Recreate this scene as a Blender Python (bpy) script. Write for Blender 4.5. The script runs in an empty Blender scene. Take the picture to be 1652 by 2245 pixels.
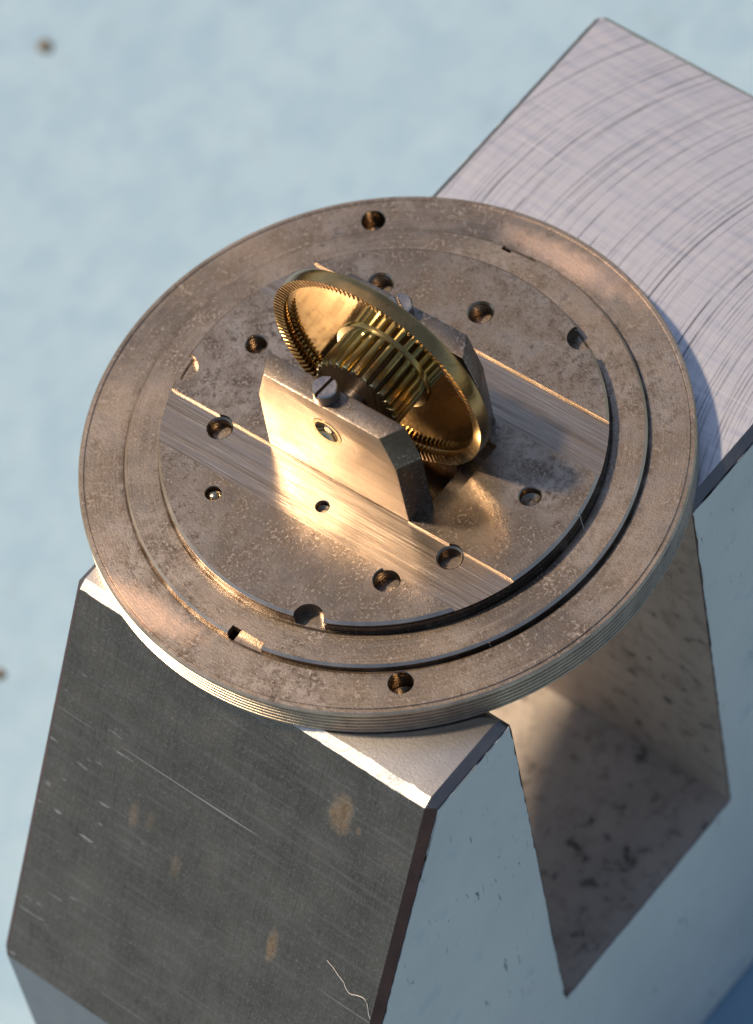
import bpy, bmesh, math, random
from mathutils import Matrix, Vector, noise
random.seed(7)
sc = bpy.context.scene
S = 0.03                      # metres per disc radius: the flange is 60 mm across
ZB = 3.100                    # block height in disc radii; the bench top is z = 0

# ------------------------------------------------------------------ camera
cam_d = bpy.data.cameras.new('camera'); cam = bpy.data.objects.new('camera', cam_d)
sc.collection.objects.link(cam); sc.camera = cam
CP = Vector((-5.7078, -6.5884, 12.7014 + ZB))*S
RX, DN, FW = (Vector((0.62148, -0.77326, -0.12585)), Vector((-0.69477, -0.46975, -0.54463)), Vector((0.36202, 0.42591, -0.82918)))
m = Matrix((RX, -DN, -FW)).transposed().to_4x4(); m.translation = CP
cam.matrix_world = m
cam_d.sensor_fit = 'VERTICAL'; cam_d.sensor_height = 24.0; cam_d.lens = 24.0*10484.26/2245
cam_d.clip_start = 0.01; cam_d.clip_end = 50
cam_d.dof.use_dof = True
cam_d.dof.focus_distance = (Vector((-0.15, -0.15, 0.25 + ZB))*S - CP).dot(FW)
cam_d.dof.aperture_fstop = 21.0

# ------------------------------------------------------------------ light
SUN_AZ, SUN_EL = 112.0, 57.0          # degrees, azimuth counter-clockwise from +x
w = bpy.data.worlds.new('World'); sc.world = w; w.use_nodes = True
wn = w.node_tree; sky = wn.nodes.new('ShaderNodeTexSky'); sky.sky_type = 'NISHITA'; sky.sun_disc = False
sky.sun_elevation = math.radians(SUN_EL); sky.sun_rotation = math.radians((90 - SUN_AZ) % 360)
wn.links.new(sky.outputs[0], wn.nodes['Background'].inputs[0]); wn.nodes['Background'].inputs[1].default_value = 0.10
sd = bpy.data.lights.new('sun', 'SUN'); sd.energy = 4.7; sd.angle = math.radians(5.0); sd.color = (1.0, 0.80, 0.575)
so = bpy.data.objects.new('sun', sd); sc.collection.objects.link(so)
az, el = math.radians(SUN_AZ), math.radians(SUN_EL)
sv = Vector((math.cos(el)*math.cos(az), math.cos(el)*math.sin(az), math.sin(el)))
so.rotation_euler = sv.to_track_quat('Z', 'Y').to_euler(); so.location = sv*1.0
vs = sc.view_settings; vs.view_transform = 'Standard'; vs.look = 'None'; vs.gamma = 1.0; vs.exposure = 0.10; vs.use_curve_mapping = False
sc.cycles.use_denoising = True
sc.cycles.max_bounces = 10; sc.cycles.glossy_bounces = 6

# ------------------------------------------------------------------ material helpers
class NT:
    def __init__(s, name):
        s.m = bpy.data.materials.new(name); s.m.use_nodes = True; s.t = s.m.node_tree
        s.b = s.t.nodes['Principled BSDF']; s.co = s.t.nodes.new('ShaderNodeTexCoord')
        s.p = s.map(s.co.outputs['Object'], (1/S, 1/S, 1/S))           # object space in disc radii
    def n(s, ty, **kw):
        x = s.t.nodes.new(ty)
        for k, v in kw.items(): setattr(x, k, v)
        return x
    def put(s, sock, v):
        if hasattr(v, 'is_linked') or isinstance(v, bpy.types.NodeSocket): s.t.links.new(v, sock)
        else: sock.default_value = v
    def map(s, v, scale=(1,1,1), rot=(0,0,0), loc=(0,0,0)):
        x = s.n('ShaderNodeMapping'); s.put(x.inputs['Vector'], v)
        x.inputs['Scale'].default_value = scale; x.inputs['Rotation'].default_value = rot; x.inputs['Location'].default_value = loc
        return x.outputs[0]
    def noise(s, scale, v=None, detail=4, rough=.55, dist=0):
        x = s.n('ShaderNodeTexNoise'); s.put(x.inputs['Vector'], v if v is not None else s.p)
        x.inputs['Scale'].default_value = scale; x.inputs['Detail'].default_value = detail
        x.inputs['Roughness'].default_value = rough; x.inputs['Distortion'].default_value = dist
        return x.outputs[0]
    def vor(s, scale, v=None, feat='F1'):
        x = s.n('ShaderNodeTexVoronoi', feature=feat); s.put(x.inputs['Vector'], v if v is not None else s.p)
        x.inputs['Scale'].default_value = scale; return x.outputs['Distance']
    def ramp(s, v, a, b, lo=0., hi=1.):
        x = s.n('ShaderNodeMapRange'); s.put(x.inputs[0], v)
        for i, q in zip((1,2,3,4), (a, b, lo, hi)): x.inputs[i].default_value = q
        return x.outputs[0]
    def math(s, op, a, b=0.):
        x = s.n('ShaderNodeMath', operation=op); s.put(x.inputs[0], a); s.put(x.inputs[1], b); return x.outputs[0]
    def mix(s, f, a, b, mode='MIX'):
        x = s.n('ShaderNodeMix', data_type='RGBA', blend_type=mode)
        s.put(x.inputs[0], f); s.put(x.inputs[6], a if not isinstance(a, tuple) else (*a, 1)); s.put(x.inputs[7], b if not isinstance(b, tuple) else (*b, 1))
        return x.outputs[2]
    def sep(s, v):
        x = s.n('ShaderNodeSeparateXYZ'); s.put(x.inputs[0], v); return x.outputs
    def comb(s, x, y, z):
        c = s.n('ShaderNodeCombineXYZ')
        for i, q in enumerate((x, y, z)): s.put(c.inputs[i], q)
        return c.outputs[0]
    def polar(s, cx=0, cy=0):
        q = s.sep(s.p); dx = s.math('SUBTRACT', q[0], cx); dy = s.math('SUBTRACT', q[1], cy)
        r = s.math('SQRT', s.math('ADD', s.math('MULTIPLY', dx, dx), s.math('MULTIPLY', dy, dy)))
        return r, s.math('ARCTAN2', dy, dx), q[2]
    def spot(s, c, rx, rv, wob, v=None, axes=(0,1)):
        q = s.sep(v if v is not None else s.p)
        dx = s.math('DIVIDE', s.math('SUBTRACT', q[axes[0]], c[0]), rx); dy = s.math('DIVIDE', s.math('SUBTRACT', q[axes[1]], c[1]), rv)
        d = s.math('SQRT', s.math('ADD', s.math('MULTIPLY', dx, dx), s.math('MULTIPLY', dy, dy)))
        return s.math('ADD', d, s.math('MULTIPLY', s.math('SUBTRACT', wob, .5), 1.4))
    def out(s, col=None, rough=None, metal=None, bump=None, bs=.2, bd=.01, spec=None):
        if col is not None: s.put(s.b.inputs['Base Color'], col if not isinstance(col, tuple) else (*col, 1))
        if rough is not None: s.put(s.b.inputs['Roughness'], rough)
        if metal is not None: s.put(s.b.inputs['Metallic'], metal)
        if spec is not None: s.b.inputs['Specular IOR Level'].default_value = spec
        if bump is not None:
            x = s.n('ShaderNodeBump'); s.put(x.inputs['Height'], bump); x.inputs['Strength'].default_value = bs; x.inputs['Distance'].default_value = bd*S
            s.t.links.new(x.outputs[0], s.b.inputs['Normal'])
        return s.m
    def gloss(s, fac, rough):
        """polished metal shows through the patina: mix in a second, sharper lobe of the same colour"""
        b2 = s.n('ShaderNodeBsdfPrincipled'); mx = s.n('ShaderNodeMixShader'); o = s.t.nodes['Material Output']
        for nm in ('Base Color', 'Metallic', 'Normal'):
            if s.b.inputs[nm].is_linked: s.t.links.new(s.b.inputs[nm].links[0].from_socket, b2.inputs[nm])
            elif nm != 'Normal': b2.inputs[nm].default_value = s.b.inputs[nm].default_value
        s.put(b2.inputs['Roughness'], rough); s.put(mx.inputs[0], fac)
        s.t.links.new(s.b.outputs[0], mx.inputs[1]); s.t.links.new(b2.outputs[0], mx.inputs[2]); s.t.links.new(mx.outputs[0], o.inputs['Surface'])
        return s.m

def mat_brown(name, kind):
    """aged nickel-bronze; kind: 'plate' random patina, 'turned' concentric tool lines, 'brushed' strokes along y, 'plain'"""
    k = NT(name)
    big = k.noise(2.3, detail=5, rough=.6); mid = k.noise(11, detail=6, rough=.65); fine = k.noise(95, detail=3, rough=.7); gr = k.noise(150, detail=2, rough=.6)
    flecks = k.ramp(k.math('ADD', k.noise(88, detail=4, rough=.68), k.math('MULTIPLY', k.math('SUBTRACT', mid, .5), .42)), .565, .665)
    dirt = k.ramp(k.math('ADD', k.noise(46, detail=6, rough=.78), k.math('MULTIPLY', k.math('SUBTRACT', big, .5), .45)), .535, .68)
    col = k.mix(k.ramp(big, .40, .60), (.215, .176, .143), (.50, .41, .325))
    col = k.mix(k.ramp(mid, .42, .62), col, (.175, .138, .110))
    col = k.mix(k.math('MULTIPLY', dirt, .75), col, (.085, .056, .038))
    col = k.mix(k.math('MULTIPLY', flecks, .6), col, (.66, .56, .46))
    warm = k.ramp(k.noise(1.7, k.map(k.p, loc=(3.1, 1.7, 0)), detail=3, rough=.55), .40, .62)
    col = k.mix(k.math('MULTIPLY', warm, .26), col, (.40, .275, .16))
    h = k.math('ADD', k.math('MULTIPLY', gr, .8), k.math('MULTIPLY', mid, .35))
    rough = k.math('ADD', k.ramp(mid, .3, .7, .33, .46), k.math('MULTIPLY', k.math('SUBTRACT', flecks, .5), -.06))
    bs = .085; gl = (k.ramp(big, .35, .65, .36, .58), .155)
    if kind == 'turned':
        r, a, z = k.polar()
        li = k.noise(1.0, k.comb(k.math('MULTIPLY', r, 170.), k.math('MULTIPLY', a, 2.2), 0.), detail=3, rough=.75)
        patch = k.ramp(k.noise(3.2, detail=4, rough=.6), .50, .66)
        wob = k.noise(20, detail=6, rough=.8)
        cop = k.math('MAXIMUM', k.ramp(k.spot((-.905, .30), .06, .24, wob), .35, 1.15, 1, 0), k.ramp(k.spot((.90, -.10), .06, .28, wob), .35, 1.15, 1, 0))  # worn copper patches, with the flange's highlights painted into their bright colour
        col = k.mix(k.math('MULTIPLY', patch, .45), col, (.50, .385, .29)); col = k.mix(k.math('MULTIPLY', cop, .8), col, (.95, .63, .43))
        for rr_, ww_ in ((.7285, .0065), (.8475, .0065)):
            g_ = k.ramp(k.math('ABSOLUTE', k.math('SUBTRACT', r, rr_)), ww_*.5, ww_, 1, 0); col = k.mix(k.math('MULTIPLY', g_, k.ramp(mid, .35, .6, .5, .95)), col, (.045, .030, .020))  # dark outlines painted into the colour where shade falls at the step bases
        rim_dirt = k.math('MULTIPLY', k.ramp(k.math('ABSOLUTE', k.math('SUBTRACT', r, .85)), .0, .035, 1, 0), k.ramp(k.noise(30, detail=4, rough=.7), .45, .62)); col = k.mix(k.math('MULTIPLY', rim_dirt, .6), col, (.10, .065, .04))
        col = k.mix(k.ramp(li, .52, .72, 0, .42), col, (.58, .465, .365)); h = k.math('ADD', h, k.math('MULTIPLY', li, .35)); gl = (.34, .19)
    if kind == 'brushed':
        li = k.noise(1.0, k.map(k.p, (62, 1.5, 62)), detail=4, rough=.72); q2 = k.noise(1.0, k.map(k.p, (170, 3.5, 170)), detail=3, rough=.7)
        col = k.mix(k.ramp(li, .36, .64), (.52, .42, .325), (.27, .208, .158)); col = k.mix(k.ramp(q2, .56, .72, 0, .6), col, (.76, .66, .54))
        h = k.math('ADD', li, k.math('MULTIPLY', q2, .5)); bs = .11; rough = k.ramp(li, .3, .7, .30, .42); gl = (.58, .14)
    if kind == 'thread':
        col = k.mix(k.ramp(mid, .4, .7), (.58, .475, .35), (.38, .31, .235)); rough = .46; bs = .1; gl = (.12, .22)
    k.out(col, rough, 1.0, h, bs, .010)
    return k.gloss(*gl)

def mat_metal(name, col, rough, vary=.12, bs=.12, streak=None, dirt=0.):
    k = NT(name); n1 = k.noise(9, detail=5, rough=.6); n2 = k.noise(70, detail=3, rough=.6)
    dark = tuple(c*(1-2.2*vary) for c in col); c = k.mix(k.ramp(n1, .3, .7), dark, col)
    h = n2
    if streak:
        st = k.noise(1.0, k.map(k.p, streak), detail=4, rough=.7); c = k.mix(k.ramp(st, .45, .7, 0, .55), c, tuple(x*.55 for x in col)); h = k.math('ADD', n2, k.math('MULTIPLY', st, 1.5))
    if dirt: c = k.mix(k.math('MULTIPLY', k.ramp(k.noise(26, detail=5, rough=.7), .58, .70), dirt), c, tuple(x*.25 for x in col))
    return k.out(c, k.ramp(n1, .3, .7, rough*.85, rough*1.2), 1.0, h, bs, .01)

M = {}
M['plate'] = mat_brown('aged_bronze_plate', 'plate')
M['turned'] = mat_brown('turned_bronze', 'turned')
M['brushed'] = mat_brown('brushed_bronze', 'brushed')
M['thread'] = mat_brown('thread_bronze', 'thread')
M['edge'] = mat_metal('painted_edge_highlight', (.66, .52, .40), .30, .12, .05)  # brighter colour that paints a highlight along the step chamfers
M['shade_dark'] = mat_metal('painted_shade_metal', (.13, .095, .065), .55, .15, .1)  # dark metal painted in for shade on thread roots and pinion
M['bore'] = mat_metal('bore_steel', (.34, .27, .20), .26)
M['bracket'] = mat_metal('bracket_lit_face', (.56, .46, .355), .38, .06, .08, (70, 2.2, 40))
M['screw'] = mat_metal('screw_steel', (.50, .43, .38), .26)
M['gold'] = mat_metal('polished_brass', (.74, .54, .26), .085, .06, .015, None, .6)
M['gold_rim'] = mat_metal('brass_teeth', (.54, .335, .135), .24, .18, .05, None, .6)
M['pinion'] = mat_metal('greenish_brass', (.60, .50, .27), .17, .10, .0)
M['bush'] = mat_metal('polished_bushing', (.60, .43, .24), .16, .06, .02)
M['pin'] = mat_metal('pin_brass', (.70, .56, .36), .2, .05, .02)

# far prong: fly-cut top with concentric arcs about the cutter's path
k = NT('flycut_steel')
q = k.sep(k.p); dx = k.math('SUBTRACT', q[0], 1.1)
u = k.math('SUBTRACT', q[1], k.math('SQRT', k.math('SUBTRACT', 1.75, k.math('MULTIPLY', dx, dx))))      # equal arcs, the cutter fed along y
l1 = k.noise(1.0, k.comb(k.math('MULTIPLY', u, 38.), k.math('MULTIPLY', q[0], .75), 0.), detail=6, rough=.78)
l2 = k.noise(1.0, k.comb(k.math('MULTIPLY', u, 110.), k.math('MULTIPLY', q[0], 4.0), 3.), detail=3, rough=.65)
gate = k.noise(2.6, detail=3, rough=.6)
def tool_lines(n, wid, lo, hi, seed):
    """thin arcs: one cut per feed step, each with its own place, strength and length"""
    wob = k.math('MULTIPLY', k.math('SUBTRACT', k.noise(2.0, detail=2), .5), .012)
    v = k.math('MULTIPLY', k.math('ADD', u, wob), n); c_ = k.math('FLOOR', v); fr = k.math('SUBTRACT', v, c_)
    def rnd(o):
        x = k.n('ShaderNodeTexWhiteNoise', noise_dimensions='1D'); k.put(x.inputs['W'], k.math('ADD', c_, seed + o)); return x.outputs[0]
    d = k.math('ABSOLUTE', k.math('SUBTRACT', fr, k.ramp(rnd(.1), 0, 1, .2, .8)))
    ln_ = k.ramp(k.math('DIVIDE', d, k.ramp(rnd(.4), 0, 1, .5, 1.5)), wid*.35, wid, 1, 0)
    g_ = k.ramp(k.noise(1.0, k.comb(k.math('MULTIPLY', q[0], 2.6), k.math('MULTIPLY', c_, 3.7), seed), detail=3, rough=.6), lo, hi)
    return k.math('MULTIPLY', k.math('MULTIPLY', ln_, g_), k.ramp(rnd(.7), .0, 1., .1, 1.))
ln = k.math('MAXIMUM', tool_lines(24., .11, .40, .56, 3.), k.math('MULTIPLY', tool_lines(70., .22, .46, .62, 11.), .75))
l3 = k.noise(1.0, k.map(k.p, (34, 2.6, 1)), detail=4, rough=.7)
scr = k.ramp(k.noise(1.0, k.map(k.p, (130, 1.7, 1)), detail=2, rough=.5), .68, .72)
c = k.mix(k.ramp(l3, .35, .7), (.72, .69, .695), (.56, .55, .575))
c = k.mix(k.math('MULTIPLY', ln, .88), c, (.11, .11, .125)); c = k.mix(k.math('MULTIPLY', k.ramp(l2, .5, .75), .13), c, (.3, .29, .30)); c = k.mix(k.math('MULTIPLY', scr, .5), c, (.85, .83, .8))
M['flycut'] = k.out(c, k.ramp(l3, .3, .7, .36, .46), 1.0, k.math('SUBTRACT', k.math('MULTIPLY', l2, .5), ln), .10, .010)

# near prong: ground steel top, small stains
k = NT('ground_steel')
n1 = k.noise(7, detail=5); n2 = k.noise(90, detail=3, rough=.7); st = k.noise(1.0, k.map(k.p, (3, 60, 60), (0, 0, .6)), detail=3)
c = k.mix(k.ramp(n1, .35, .7), (.60, .555, .51), (.45, .415, .38)); c = k.mix(k.math('MULTIPLY', k.ramp(n2, .6, .75), .4), c, (.8, .76, .7))
sp = k.ramp(k.spot((-.665, -.575), .07, .05, k.noise(30, detail=4, rough=.7)), .55, .95, 1, 0); c = k.mix(k.math('MULTIPLY', sp, .8), c, (.20, .14, .06))
M['ground'] = k.out(c, .38, 1.0, k.math('ADD', n2, st), .07, .01)
M['chamfer'] = mat_metal('filed_chamfer', (.74, .70, .64), .45, .04, .18, (30, 90, 30))
M['end_edge'] = mat_metal('dull_edge', (.22, .21, .22), .5)

# near sloping face: dark blued steel, scratches, rust spots
k = NT('dark_steel')
n1 = k.noise(5, detail=6, rough=.65); n2 = k.noise(85, detail=4, rough=.75); sp = k.ramp(k.noise(150, detail=3, rough=.75), .64, .71)
vt = k.noise(1.0, k.map(k.p, (9, 130, 5), (0, 0, 0)), detail=3, rough=.7)
st = k.noise(1.0, k.map(k.p, (55, 2.4, 55)), detail=4, rough=.75); dash = k.ramp(k.math('ADD', k.noise(1.0, k.map(k.p, (38, 6.0, 38), loc=(3, 1, 2)), detail=3), k.math('MULTIPLY', k.sep(k.p)[1], .13)), .715, .755)
long = k.ramp(k.noise(1.0, k.map(k.p, (90, .9, 90), (0, 0, .03), (1, 5, 0)), detail=2), .73, .75)
c = k.mix(k.ramp(n1, .3, .7), (.150, .132, .112), (.225, .20, .175)); c = k.mix(k.ramp(n2, .50, .70, 0, .6), c, (.34, .315, .28)); c = k.mix(k.ramp(vt, .50, .70, 0, .35), c, (.065, .06, .054))
c = k.mix(k.math('MULTIPLY', k.ramp(st, .50, .72), .5), c, (.33, .31, .28))
c = k.mix(k.math('MULTIPLY', sp, .8), c, (.7, .68, .62)); c = k.mix(k.math('MULTIPLY', k.math('MAXIMUM', dash, long), .65), c, (.78, .70, .67))
wob = k.noise(13, detail=5, rough=.6); rust = None
for (cy, cz, ry, rz, am) in ((-.581, -.195, .050, .062, .95), (-.655, -.215, .012, .016, .8), (-.446, -.744, .022, .06, .9), (.178, -.616, .025, .05, .4), (.11, -.60, .02, .035, .25), (-.023, -.695, .020, .05, .35)):
    q = k.math('MULTIPLY', k.ramp(k.spot((cy, cz + ZB), ry, rz, wob, None, (1, 2)), .5, 1.15, 1, 0), am)
    rust = q if rust is None else k.math('MAXIMUM', rust, q)
rc = k.mix(k.ramp(k.noise(55, detail=3), .4, .65), (.085, .060, .032), (.17, .118, .060))
c = k.mix(k.math('MULTIPLY', rust, k.ramp(k.noise(40, detail=4, rough=.7), .35, .6, .45, 1.)), c, rc)
M['dark'] = k.out(c, k.math('ADD', k.ramp(n1, .3, .7, .36, .46), k.math('MULTIPLY', rust, .2)), k.ramp(rust, 0, 1, 1., .1), k.math('ADD', n2, k.math('ADD', k.math('MULTIPLY', vt, .4), k.math('MULTIPLY', rust, .5))), .3, .012)
M['skirt'] = mat_metal('smooth_dark_steel', (.19, .195, .21), .33, .08, .08)
# slot: raw casting, mottled with black pits
k = NT('raw_casting')
n1 = k.noise(3.5, detail=5, rough=.6); n2 = k.noise(16, detail=4, rough=.6); pit = k.ramp(k.math('ADD', k.noise(14, detail=5, rough=.66), k.math('MULTIPLY', k.math('SUBTRACT', n1, .5), .40)), .60, .72); n3 = k.noise(110, detail=3, rough=.7)
c = k.mix(k.ramp(n1, .3, .7), (.52, .445, .375), (.37, .315, .265)); c = k.mix(k.ramp(n2, .5, .7, 0, .5), c, (.22, .175, .14)); c = k.mix(k.math('MULTIPLY', pit, .8), c, (.03, .027, .024))
M['casting'] = k.out(c, .62, .35, k.math('ADD', n2, k.math('ADD', k.math('MULTIPLY', n3, .4), k.math('MULTIPLY', pit, -1.0))), .3, .02)
# paint on the block ends
k = NT('blue_grey_paint')
n1 = k.noise(3, detail=5); n2 = k.noise(60, detail=4, rough=.7)
chip = k.ramp(k.noise(1.0, k.map(k.p, (34, 1, 8), (0, .30, 0)), detail=4, rough=.7), .64, .685); scr = k.ramp(k.noise(1.0, k.map(k.p, (75, 1, 2.6), (0, .06, 0)), detail=3, rough=.6), .69, .72); bl = k.ramp(k.noise(6, detail=4), .60, .72)
c = k.mix(k.ramp(n1, .3, .7), (.57, .60, .57), (.65, .67, .63)); c = k.mix(k.math('MULTIPLY', bl, .22), c, (.20, .32, .42)); chip = k.math('MULTIPLY', k.math('MAXIMUM', chip, k.math('MULTIPLY', scr, .8)), k.ramp(k.noise(2.2, detail=3), .40, .55)); c = k.mix(k.math('MULTIPLY', chip, .85), c, (.05, .055, .06))
M['paint'] = k.out(c, .5, 0., k.math('ADD', k.math('MULTIPLY', n2, .5), k.math('MULTIPLY', chip, -1.)), .25, .012)
M['primer'] = mat_metal('primer_edge', (.15, .095, .085), .6, .2, .3)
k = NT('lint'); M['lint'] = k.out((.75, .72, .68), .7, 0.)
k = NT('crumb_brown'); M['crumb'] = k.out(k.mix(k.noise(30), (.10, .08, .05), (.20, .15, .09)), .8, 0.)
# bench: pale blue painted board
k = NT('pale_blue_board')
n1 = k.noise(1.7, detail=4, rough=.6); n2 = k.noise(4.5, detail=5, rough=.65); n3 = k.noise(45, detail=4, rough=.7); st = k.noise(1.0, k.map(k.p, (2.2, 7, 1), (0, 0, .9)), detail=4, rough=.6)
c = k.mix(k.ramp(n1, .32, .68), (.265, .392, .495), (.30, .425, .52)); c = k.mix(k.math('MULTIPLY', k.ramp(n2, .42, .64), .7), c, (.228, .352, .475)); c = k.mix(k.math('MULTIPLY', k.ramp(st, .5, .72), .45), c, (.325, .445, .53))
c = k.mix(k.math('MULTIPLY', k.ramp(k.noise(3.1, detail=3, rough=.6), .62, .72), .35), c, (.225, .31, .375))
M['board'] = k.out(c, .6, 0., k.math('ADD', n2, k.math('MULTIPLY', n3, .3)), .2, .03, .3)

# ------------------------------------------------------------------ mesh helpers (coordinates in disc radii, scaled by S on build)
def obj(name, bm, mats, parent=None, angle=32, loc=None):
    bmesh.ops.recalc_face_normals(bm, faces=bm.faces)
    me = bpy.data.meshes.new(name); bmesh.ops.scale(bm, vec=(S, S, S), verts=bm.verts); bm.to_mesh(me); bm.free()
    return link(name, me, mats, parent, angle)
def link(name, me, mats, parent=None, angle=32):
    if mats:
        for mt in (mats if isinstance(mats, (list, tuple)) else [mats]): me.materials.append(M[mt])
    me.shade_smooth(); me.set_sharp_from_angle(angle=math.radians(angle))
    o = bpy.data.objects.new(name, me); sc.collection.objects.link(o)
    if parent: o.parent = parent
    return o
def tag(o, label=None, cat=None, group=None, kind=None):
    for kk, v in (('label', label), ('category', cat), ('group', group), ('kind', kind)):
        if v: o[kk] = v
    return o
def empty(name, loc, rz=0):
    o = bpy.data.objects.new(name, None); sc.collection.objects.link(o); o.empty_display_size = .01
    o.location = Vector(loc)*S; o.rotation_euler = (0, 0, rz); return o
def lathe(prof, n=256, axis='z', closed=True, mi=None):
    """prof: list of (r, h); closed solid of revolution, ends meet the axis when r == 0"""
    bm = bmesh.new(); rows = []
    for (r, h) in prof:
        if r < 1e-9: rows.append(None); continue                       # flat end: one n-gon, no fan
        rows.append([bm.verts.new((r*math.cos(2*math.pi*i/n), r*math.sin(2*math.pi*i/n), h)) for i in range(n)])
    for q, (A, B) in enumerate(zip(rows[:-1], rows[1:])):
        if A is None or B is None:
            f = bm.faces.new(B or A[::-1])
            if mi: f.material_index = mi[q]
            continue
        for i in range(n):
            j = (i+1) % n; f = bm.faces.new([A[i], A[j], B[j], B[i]])
            if mi: f.material_index = mi[q]
    if axis == 'x':
        bmesh.ops.transform(bm, matrix=Matrix(((0,0,1,0),(1,0,0,0),(0,1,0,0),(0,0,0,1))), verts=bm.verts)
    return bm
def box(x0, x1, y0, y1, z0, z1, bm=None):
    bm = bm or bmesh.new()
    r = bmesh.ops.create_cube(bm, size=1, matrix=Matrix.Translation(((x0+x1)/2, (y0+y1)/2, (z0+z1)/2)) @ Matrix.Diagonal((x1-x0, y1-y0, z1-z0, 1)))
    return bm
def prism(poly, a0, a1, axis):
    """polygon (list of 2-tuples) extruded along an axis"""
    bm = bmesh.new(); P = {'x': lambda q, t: (t, q[0], q[1]), 'y': lambda q, t: (q[0], t, q[1]), 'z': lambda q, t: (q[0], q[1], t)}[axis]
    A = [bm.verts.new(P(q, a0)) for q in poly]; B = [bm.verts.new(P(q, a1)) for q in poly]
    bm.faces.new(A); bm.faces.new(B[::-1])
    for i in range(len(poly)):
        j = (i+1) % len(poly); bm.faces.new([A[i], B[i], B[j], A[j]])
    return bm
def tube(pts, r, n=6):
    bm = bmesh.new(); rows = []
    for i, p in enumerate(pts):
        d = (pts[min(i+1, len(pts)-1)] - pts[max(i-1, 0)]).normalized(); u = d.orthogonal().normalized(); v = d.cross(u)
        rows.append([bm.verts.new(p + r*(u*math.cos(2*math.pi*k/n) + v*math.sin(2*math.pi*k/n))) for k in range(n)])
    for A, B in zip(rows[:-1], rows[1:]):
        for k in range(n): bm.faces.new([A[k], A[(k+1) % n], B[(k+1) % n], B[k]])
    bm.faces.new(rows[0][::-1]); bm.faces.new(rows[-1]); return bm
def move(bm, x, y, z=0):
    bmesh.ops.translate(bm, vec=(x, y, z), verts=bm.verts); return bm
def cut(bm, mats, cutters):
    """boolean difference; every cutter is (bmesh, material); returns a mesh in metres"""
    def tmp(b, mm):
        bmesh.ops.recalc_face_normals(b, faces=b.faces); me = bpy.data.meshes.new('cutting'); b.to_mesh(me); b.free()
        for x in mm: me.materials.append(M[x])
        o = bpy.data.objects.new('cutting', me); sc.collection.objects.link(o); return o
    base = tmp(bm, mats); cs = []
    for cb, cm in cutters:
        c = tmp(cb, [cm]); cs.append(c)
        md = base.modifiers.new('cut', 'BOOLEAN'); md.operation = 'DIFFERENCE'; md.solver = 'EXACT'; md.object = c; md.material_mode = 'TRANSFER'
    dg = bpy.context.evaluated_depsgraph_get(); dg.update()
    me = bpy.data.meshes.new_from_object(base.evaluated_get(dg), preserve_all_data_layers=False, depsgraph=dg)
    for o in [base] + cs:
        dm = o.data; bpy.data.objects.remove(o); bpy.data.meshes.remove(dm)
    me.transform(Matrix.Scale(S, 4)); return me

# ------------------------------------------------------------------ setting
bm = bmesh.new(); N = 24; G = 9.0
grid = [[bm.verts.new((-G + 2*G*i/N, -G + 2*G*j/N, 0)) for j in range(N+1)] for i in range(N+1)]
for i in range(N):
    for j in range(N): bm.faces.new([grid[i][j], grid[i+1][j], grid[i+1][j+1], grid[i][j+1]])
tag(obj('ground', bm, 'board'), kind='structure')

# ------------------------------------------------------------------ slotted block
AX, BX, CX, GX, YE, YF, SL, H1, H2 = -.9102, -.5276, .4162, 1.873, .8905, .5854, .762, 1.8765, 1.3565
ch = .030
sx, sz = -SL/math.hypot(SL, H2), -H2/math.hypot(SL, H2)
prof = [  # (x, z, material of the wall from this point to the next)
    (AX + sx*ch*.8, sz*ch*.8, 'chamfer'), (AX + ch*.75, 0, 'ground'), (BX - .05, 0, 'ground'), (BX - .02, -.010, 'ground'), (BX - .004, -.03, 'casting'), (BX, -.07, 'casting'),
    (BX, -H1, 'casting'), (CX, -H1, 'casting'), (CX, -.03, 'casting'), (CX + .02, 0, 'flycut'), (GX - .03, 0, 'chamfer'), (GX, -.03, 'dark'),
    (GX, -ZB + .02, 'dark'), (GX - .02, -ZB + .002, 'dark'), (AX - SL + .02, -ZB + .002, 'dark'), (AX - SL, -ZB + .02, 'skirt'), (AX - SL, -H2, 'dark')]
slots = ['dark', 'chamfer', 'ground', 'casting', 'flycut', 'skirt', 'end_edge', 'primer']
def ring(inset):
    out = []
    for (x, z, mt) in prof:
        if inset:
            if z > -.028: z = -.028
            if x < AX + .02:
                x += .026
            if x > GX - .02: x -= .026
        out.append((x, z))
    return out
block = empty('slotted_block', (0, 0, 0))
tag(block, 'heavy slotted steel block with blue-grey painted end carrying the round plate', 'steel block')
bm = bmesh.new(); rings = []
YS = [(-YE, True)] + [(-YE + .028 + (YE + YF - .056)*i/60, False) for i in range(61)] + [(YF, True)]
for y, ins in YS:
    row = []
    for i, (x, z) in enumerate(ring(ins)):
        if not ins:                                                     # hand-filed edges: the chamfers wander and carry small dents
            d = noise.noise(Vector((y*9, i*3.7, 1.1)))*.0035 + min(0, noise.noise(Vector((y*31, i*5.1, 4.))) + .25)*.010
            if i == 0: x += sx*d; z += sz*d
            elif i == 1: x -= d
            elif i == 9: x += d
            elif i == 10: x += d
        row.append(bm.verts.new((x, y, z + ZB)))
    rings.append(row)
for q in range(len(rings) - 1):
    A, B = rings[q], rings[q+1]
    for i in range(len(prof)):
        j = (i+1) % len(prof); f = bm.faces.new([A[i], A[j], B[j], B[i]])
        mt = prof[i][2]
        if q in (0, len(rings) - 2):
            mt = 'end_edge' if mt in ('ground', 'flycut', 'chamfer') else ('primer' if mt in ('dark', 'skirt') else mt)
        f.material_index = slots.index(mt)
SPLIT = ([0, 1, 2, 3, 4, 5, 6, 14, 15, 16], [6, 7, 13, 14], [7, 8, 9, 10, 11, 12, 13])   # the end outline as three simple pieces
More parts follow.
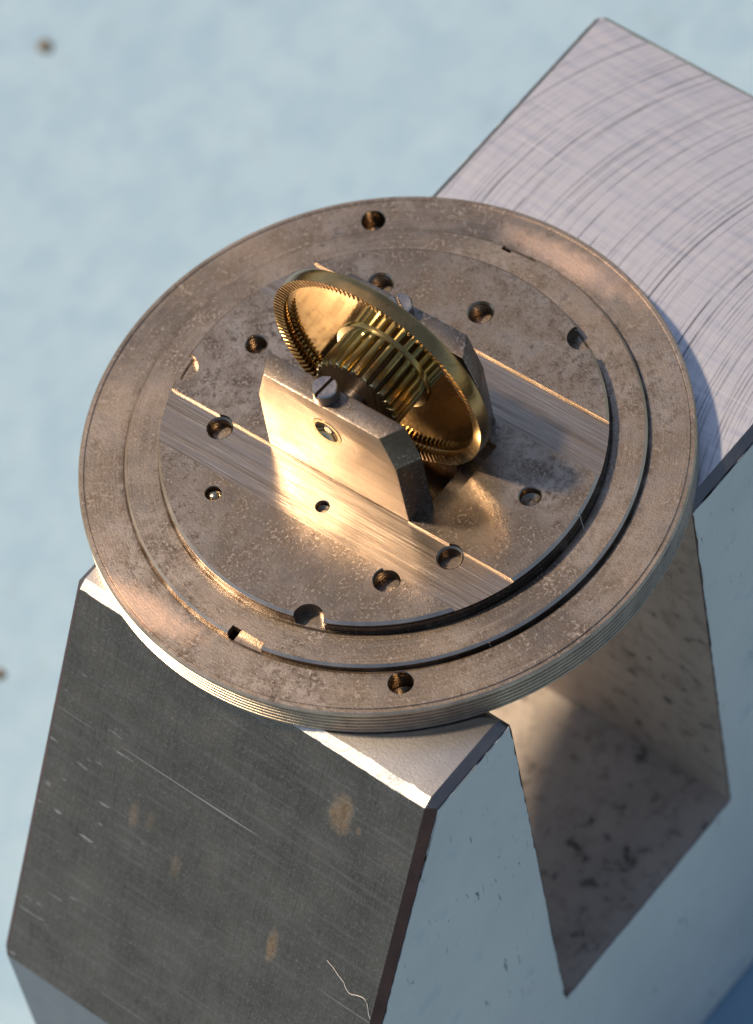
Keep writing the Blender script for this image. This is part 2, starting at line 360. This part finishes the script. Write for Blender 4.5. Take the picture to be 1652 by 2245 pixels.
for r in (rings[0], rings[-1]):
    for ix in SPLIT:
        f = bm.faces.new([r[i] for i in ix]); f.material_index = slots.index('primer')
bmesh.ops.triangulate(bm, faces=[f for f in bm.faces if len(f.verts) > 4])
obj('body', bm, slots, block, 20)
def end_coat(y, sgn):
    pts = []; first = []
    base = [(x, z) for (x, z) in ring(True)]
    # walk the outline, subdivide, roughen it a little so the paint edge is ragged
    n = len(base); cx = sum(p[0] for p in base)/n; cz = sum(p[1] for p in base)/n
    for i in range(n):
        p, q = Vector(base[i]), Vector(base[(i+1) % n]); L = (q-p).length; kk = max(1, int(L/.025)); nr = Vector((-(q-p).y, (q-p).x)).normalized() if L > 1e-6 else Vector((0, 0))
        first.append(len(pts))
        for t in range(kk):
            v = p + (q-p)*t/kk; d = .004 + .010*abs(noise.noise(Vector((v.x*22, v.y*22, 3.3))))
            pts.append(v - nr*d)
    bm = bmesh.new(); A = [bm.verts.new((v.x, y, v.y + ZB)) for v in pts]; B = [bm.verts.new((v.x, y + sgn*.003, v.y + ZB)) for v in pts]
    for i in range(len(A)):
        j = (i+1) % len(A); bm.faces.new([A[i], A[j], B[j], B[i]])
    for ix in SPLIT:
        loop = []
        for i_, c in enumerate(ix):
            e = ix[(i_+1) % len(ix)]; loop.append(B[first[c]])
            if e == (c+1) % n: loop += B[first[c]+1:(first[e] if e else len(B))]
        bm.faces.new(loop)
    bmesh.ops.triangulate(bm, faces=[f for f in bm.faces if len(f.verts) > 4])
    return obj('painted_end', bm, 'paint', block, 30)
end_coat(-YE - .0005, -1); end_coat(YF + .0005, 1)

# ------------------------------------------------------------------ round plate
T1, T2, T3 = .118, .147, .204
plate = empty('round_flange_plate', (0, .010, ZB), math.radians(1.85))
tag(plate, 'round stepped bronze-brown metal plate with drilled holes lying on the block', 'metal plate')
# flange with the threaded rim
pr = [(0, .001), (.975, .001), (.985, .004)]; mi = [0, 2, 2]
z = .006
for i in range(5):                                                     # thread: flat crests, roots coloured dark to stand in for shade
    pr += [(.997, z), (.998, z + .0105), (.987, z + .0135), (.985, z + .0150), (.986, z + .0160)]; mi += [1, 1, 2, 2, 1]; z += .0185
pr += [(.9975, z + .001), (.9985, z + .006), (.9985, T1 - .0055), (.993, T1), (.982, T1), (.979, T1 - .0022), (.976, T1), (0, T1)]; mi += [1, 1, 1, 0, 0, 0, 0]
def bore(x, y, r, z0, z1, csk=.0, thread=0., n=40):
    p = [(0, z0), (r*.55, z0 + .004), (r, z0 + r*.45)]
    if thread:
        zz = z0 + r*.45
        while zz < z1 - csk - .016:
            p += [(r - thread, zz + .006), (r, zz + .012)]; zz += .013
    p += [(r, z1 - csk)]
    if csk: p += [(r + csk, z1)]
    p += [(r + csk, z1 + .05), (0, z1 + .05)]
    return move(lathe(p, n), x, y)
slot = lambda: box(-.112, .112, -.285, .285, .03, .5)
def notches(z0):
    return [(box(-.90, -.812, -.137, -.012, z0, .3), 'turned'), (box(.812, .90, .0, .128, z0, .3), 'turned')]
flange = cut(lathe(pr, 360, mi=mi), ['turned', 'thread', 'shade_dark'], [(slot(), 'bore'), (bore(.698, .574, .040, .01, T1, .002), 'bore'), (bore(-.683, -.572, .040, .01, T1, .002), 'bore'),
    (box(-.846, -.812, -.034, -.012, .05, .3), 'bore'), (box(.812, .838, .108, .128, .05, .3), 'bore')])
link('flange', flange, None, plate, 25)
pr = [(0, T1 - .02), (.843, T1 - .02), (.843, T2 - .008), (.835, T2), (0, T2)]
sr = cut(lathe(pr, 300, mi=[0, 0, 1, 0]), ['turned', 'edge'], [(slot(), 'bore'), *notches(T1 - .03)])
link('step_ring', sr, None, plate, 25)
# raised platform
pr = [(0, T2 - .015), (.722, T2 - .015), (.722, T2 + .032), (.710, T2 + .034), (.710, T2 + .041), (.7245, T2 + .043), (.7245, T3 - .009), (.7155, T3), (0, T3)]
HB = [(.053, .553, .034, .10, .004, .003), (-.265, .459, .038, .09, .006, .003), (-.442, -.349, .043, .05, .003, .003), (-.264, -.464, .038, .10, .006, .002),
      (.051, -.548, .034, .155, .004, 0), (.541, .005, .039, .07, .006, .004), (.459, .352, .040, .07, .006, .004), (.264, .464, .038, .10, .006, .002),
      (-.479, .317, .026, .165, .002, 0), (-.327, -.006, .021, .158, .003, 0)]
BD = .012
cuts = [(box(-.415, -.23, -.9, .9, T3 - BD, .5), 'brushed'), (box(.23, .415, -.9, .9, T3 - BD, .5), 'brushed'),
        (box(-.1495, .1495, -.347, .347, T3 - .030, .5), 'plate'), (slot(), 'bore')]
cuts += [(bore(x, y, r, z0, T3 - (BD if .23 < abs(x) < .415 else 0), ck, th), 'bore') for (x, y, r, z0, ck, th) in HB]
cuts += [(move(lathe([(0, T2 - .1), (.050, T2 - .1), (.050, .5), (0, .5)], 48), x, y), 'bore') for (x, y) in ((-.145, .702), (.634, -.333), (-.686, -.224))]
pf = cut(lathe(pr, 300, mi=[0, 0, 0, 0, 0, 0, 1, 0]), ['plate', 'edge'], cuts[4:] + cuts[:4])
link('platform', pf, None, plate, 25)
def dome(r, h, n=20):
    return lathe([(0, -.03), (r, -.03), (r, 0), (r*.85, h*.55), (r*.5, h*.9), (0, h)], n)
for (x, y, r, zz) in ((-.479, .317, .019, T3 - .022),):
    obj('pin', move(dome(r, .016), x, y, zz), 'pin', plate, 60)

# bearing brackets
def bracket(sg):
    hw0, hw1, zt, zc, z0 = .228, .272, .628, .487, T3 - .0
    poly = [(-hw1 - .008, T3 - .035), (-hw1, zc), (-hw0, zt), (hw0, zt), (hw1, zc), (hw1 + .008, T3 - .035)]
    xa, xb = (-.230, -.150) if sg < 0 else (.150, .230)
    bm = prism(poly, xa, xb, 'x')
    for v in bm.verts:                                                  # the flanks splay towards the wheel
        if abs(v.co.x) < .19: v.co.y += math.copysign(.042, v.co.y)
    bmesh.ops.bevel(bm, geom=[e for e in bm.edges], offset=.0045, segments=2, profile=.6, affect='EDGES')
    xo = xa if sg < 0 else xb
    bm.normal_update()
    for f in bm.faces: f.material_index = 0 if f.normal.x*sg > .9 else 1        # milled outer face, coloured brighter for the sun on it; plate bronze elsewhere
    hp = [(0, -.2), (.057, -.2), (.057, .2), (0, .2)]
    hb = lathe(hp, 40, 'x'); move(hb, xo, 0, .489)
    sb = move(lathe([(0, -.03), (.022, -.03), (.022, .1), (0, .1)], 24), sg*.19, .009 if sg < 0 else .0, zt)
    me = cut(bm, ['bracket', 'plate'], [(hb, 'bush'), (sb, 'bore')])
    br = link('bracket', me, None, plate, 30)
    # bushing, funnel shaped, and the screw that holds it
    o = xo; d = -sg
    f = lambda h: h*d
    bb = lathe([(.020, f(.034)), (.022, f(.014)), (.042, f(.003)), (.045, f(-.0015)), (.0565, f(-.0015)), (.0565, f(.004)), (.0565, f(.076)), (.042, f(.076)), (.042, f(.05)), (.020, f(.034))], 48, 'x'); move(bb, o, 0, .489)
    obj('bushing', bb, 'bush', br, 30)
    sc_ = lathe([(0, zt - .025), (.020, zt - .025), (.020, zt + .002), (.041, zt + .002), (.042, zt + .006), (.042, zt + .046), (.038, zt + .051), (0, zt + .052)], 48)
    rot = Matrix.Rotation(math.radians(-5 if sg < 0 else 60), 4, 'Z')
    sl = box(-.1, .1, -.006, .006, zt + .030, zt + .1); bmesh.ops.transform(sl, matrix=rot, verts=sl.verts)
    me = cut(move(sc_, sg*.188, .009 if sg < 0 else .0), ['screw'], [(move(sl, sg*.188, .009 if sg < 0 else .0), 'bore')])
    link('screw', me, None, br, 30)
bracket(-1); bracket(1)

# ------------------------------------------------------------------ contrate wheel on its arbor
ZA = .489
wheel = empty('toothed_gear_wheel', (0, .010, ZB), math.radians(1.85))
tag(wheel, 'golden dished brass wheel with fine rim teeth and ribbed pinion between the two brackets', 'gear wheel')
NTH, SUB = 132, 6
def rimx(i):
    u = (i % SUB)
    return (.030, .030, .034, .049, .049, .034)[u]
n = NTH*SUB
prof2 = [(.10, .070), (.355, .070), (.366, .068), (.374, .063), ('rw', .054), ('ri', None), ('ro', None), (.4070, .056), (.4070, .074), (.4035, .081), (.396, .0855), (.20, .0855), (.10, .0855)]
bm = bmesh.new(); rows = []
for (r, x) in prof2:
    row = []
    for i in range(n):
        a = 2*math.pi*i/n; rr, xx = r, x
        tp = (rimx(i) - .030)/.019
        if r == 'rw': rr, xx = .3725 + .006*tp, .055
        if r == 'ri': rr, xx = .3680 + .015*tp, .033 + .014*tp
        if r == 'ro': rr, xx = .4045, .0285 + .06*(rimx(i) - .03)
        row.append(bm.verts.new((xx, rr*math.cos(a), ZA + rr*math.sin(a))))
    rows.append(row)
for q in range(len(rows)):
    A, B = rows[q], rows[(q+1) % len(rows)]
    for i in range(n):
        j = (i+1) % n; f = bm.faces.new([A[i], A[j], B[j], B[i]])
        f.material_index = 1 if 3 <= q <= 9 else 0
obj('toothed_dish', bm, ['gold', 'gold_rim'], wheel, 28)
obj('collar', move(lathe([(.10, .080), (.10, .058), (.173, .060), (.177, .061), (.178, .065), (.178, .080), (.10, .080)], 96, 'x'), 0, 0, ZA), 'pinion', wheel)
NL = 26; poly = []
for i in range(NL):
    a0 = 2*math.pi*i/NL; p = 2*math.pi/NL
    for (u, r) in ((-.36, .1370), (-.30, .1500), (-.24, .1550), (-.10, .1565), (.10, .1565), (.24, .1550), (.30, .1500), (.36, .1370), (.5, .1355)):
        poly.append((r*math.cos(a0 + u*p), r*math.sin(a0 + u*p)))
bm = bmesh.new(); rows = []
for (x, k_) in ((-.080, .972), (-.0765, 1.0), (.062, 1.0)):
    rows.append([bm.verts.new((x, a*k_, ZA + b*k_)) for (a, b) in poly])
for A, B in zip(rows[:-1], rows[1:]):
    for i in range(len(A)): bm.faces.new([A[i], A[(i+1) % len(A)], B[(i+1) % len(A)], B[i]])
for f in bm.faces:                                                      # dark colour painted in for the shaded gaps between leaves
    if max(math.hypot(v.co.y, v.co.z - ZA) for v in f.verts) < .1375: f.material_index = 1
f = bm.faces.new(rows[0]); f.material_index = 1; bm.faces.new(rows[-1][::-1])  # front end coloured dark for the shade behind the bracket
bmesh.ops.triangulate(bm, faces=[f for f in bm.faces if len(f.verts) > 4])
obj('pinion', bm, ['pinion', 'shade_dark'], wheel, 16)
obj('arbor', move(lathe([(0, -.224), (.014, -.224), (.0195, -.220), (.0195, -.158), (.060, -.150), (.060, -.146), (.060, -.148), (.040, -.140), (.040, -.060), (.040, .060), (.040, .140), (.0195, .158), (.0195, .220), (.014, .224), (0, .224)], 40, 'x'), 0, 0, ZA), 'screw', wheel)

# ------------------------------------------------------------------ lint and crumbs
nrm = Vector((-.8719, 0, .4898))
def fibre(name, pts, off, r, label):
    P = [Vector(p) + off for p in pts]; Q = []
    for i in range(len(P)-1):
        p0, p1, p2, p3 = P[max(i-1, 0)], P[i], P[i+1], P[min(i+2, len(P)-1)]
        for t in range(8):
            u = t/8; Q.append(.5*((2*p1) + (p2-p0)*u + (2*p0-5*p1+4*p2-p3)*u*u + (3*p1-p0-3*p2+p3)*u**3))
    Q.append(P[-1]); Q = [q + Vector((noise.noise(q*38), noise.noise(q*38 + Vector((7, 0, 0))), 0))*r*4 for q in Q]; Q = [Vector((q.x, q.y, q.z + ZB)) for q in Q]
    tag(obj(name, tube(Q, r), 'lint', None, 80), label, 'lint', 'lint fibres')
fibre('lint_fibre', [(-1.287, -.66, -.67), (-1.306, -.73, -.704), (-1.318, -.77, -.727), (-1.312, -.823, -.715), (-1.34, -.862, -.765)], nrm*.002, .0010, 'curled pale lint fibre on the dark sloping face of the block')
fibre('lint_fibre', [(.093, -.733, .145), (.10, -.722, .19), (.092, -.712, .205)], Vector((0, .01, 0)), .0009, 'tiny upright hair at the right edge of the raised platform')
fibre('lint_fibre', [(-.40, -.748, .112), (-.40, -.738, .125), (-.405, -.742, .141)], Vector((0, .01, 0)), .0010, 'tiny hair on the stepped ring near the lower drilled hole')
def crumb(x, y, r, label, seed):
    bm = bmesh.new(); bmesh.ops.create_icosphere(bm, subdivisions=3, radius=r)
    for v in bm.verts:
        d = 1 + .45*noise.noise(v.co/r*1.3 + Vector((seed, 0, 0))); v.co = Vector((v.co.x*d, v.co.y*d, v.co.z*d*.6))
    move(bm, x, y, r*.45); tag(obj('crumb', bm, 'crumb', None, 60), label, 'crumb')
crumb(2.245, 4.220, .030, 'small brown crumb on the blue board in the upper left', 1.0)
crumb(-.250, 2.292, .022, 'dark crumb on the blue board at the left edge beside the block', 5.0)
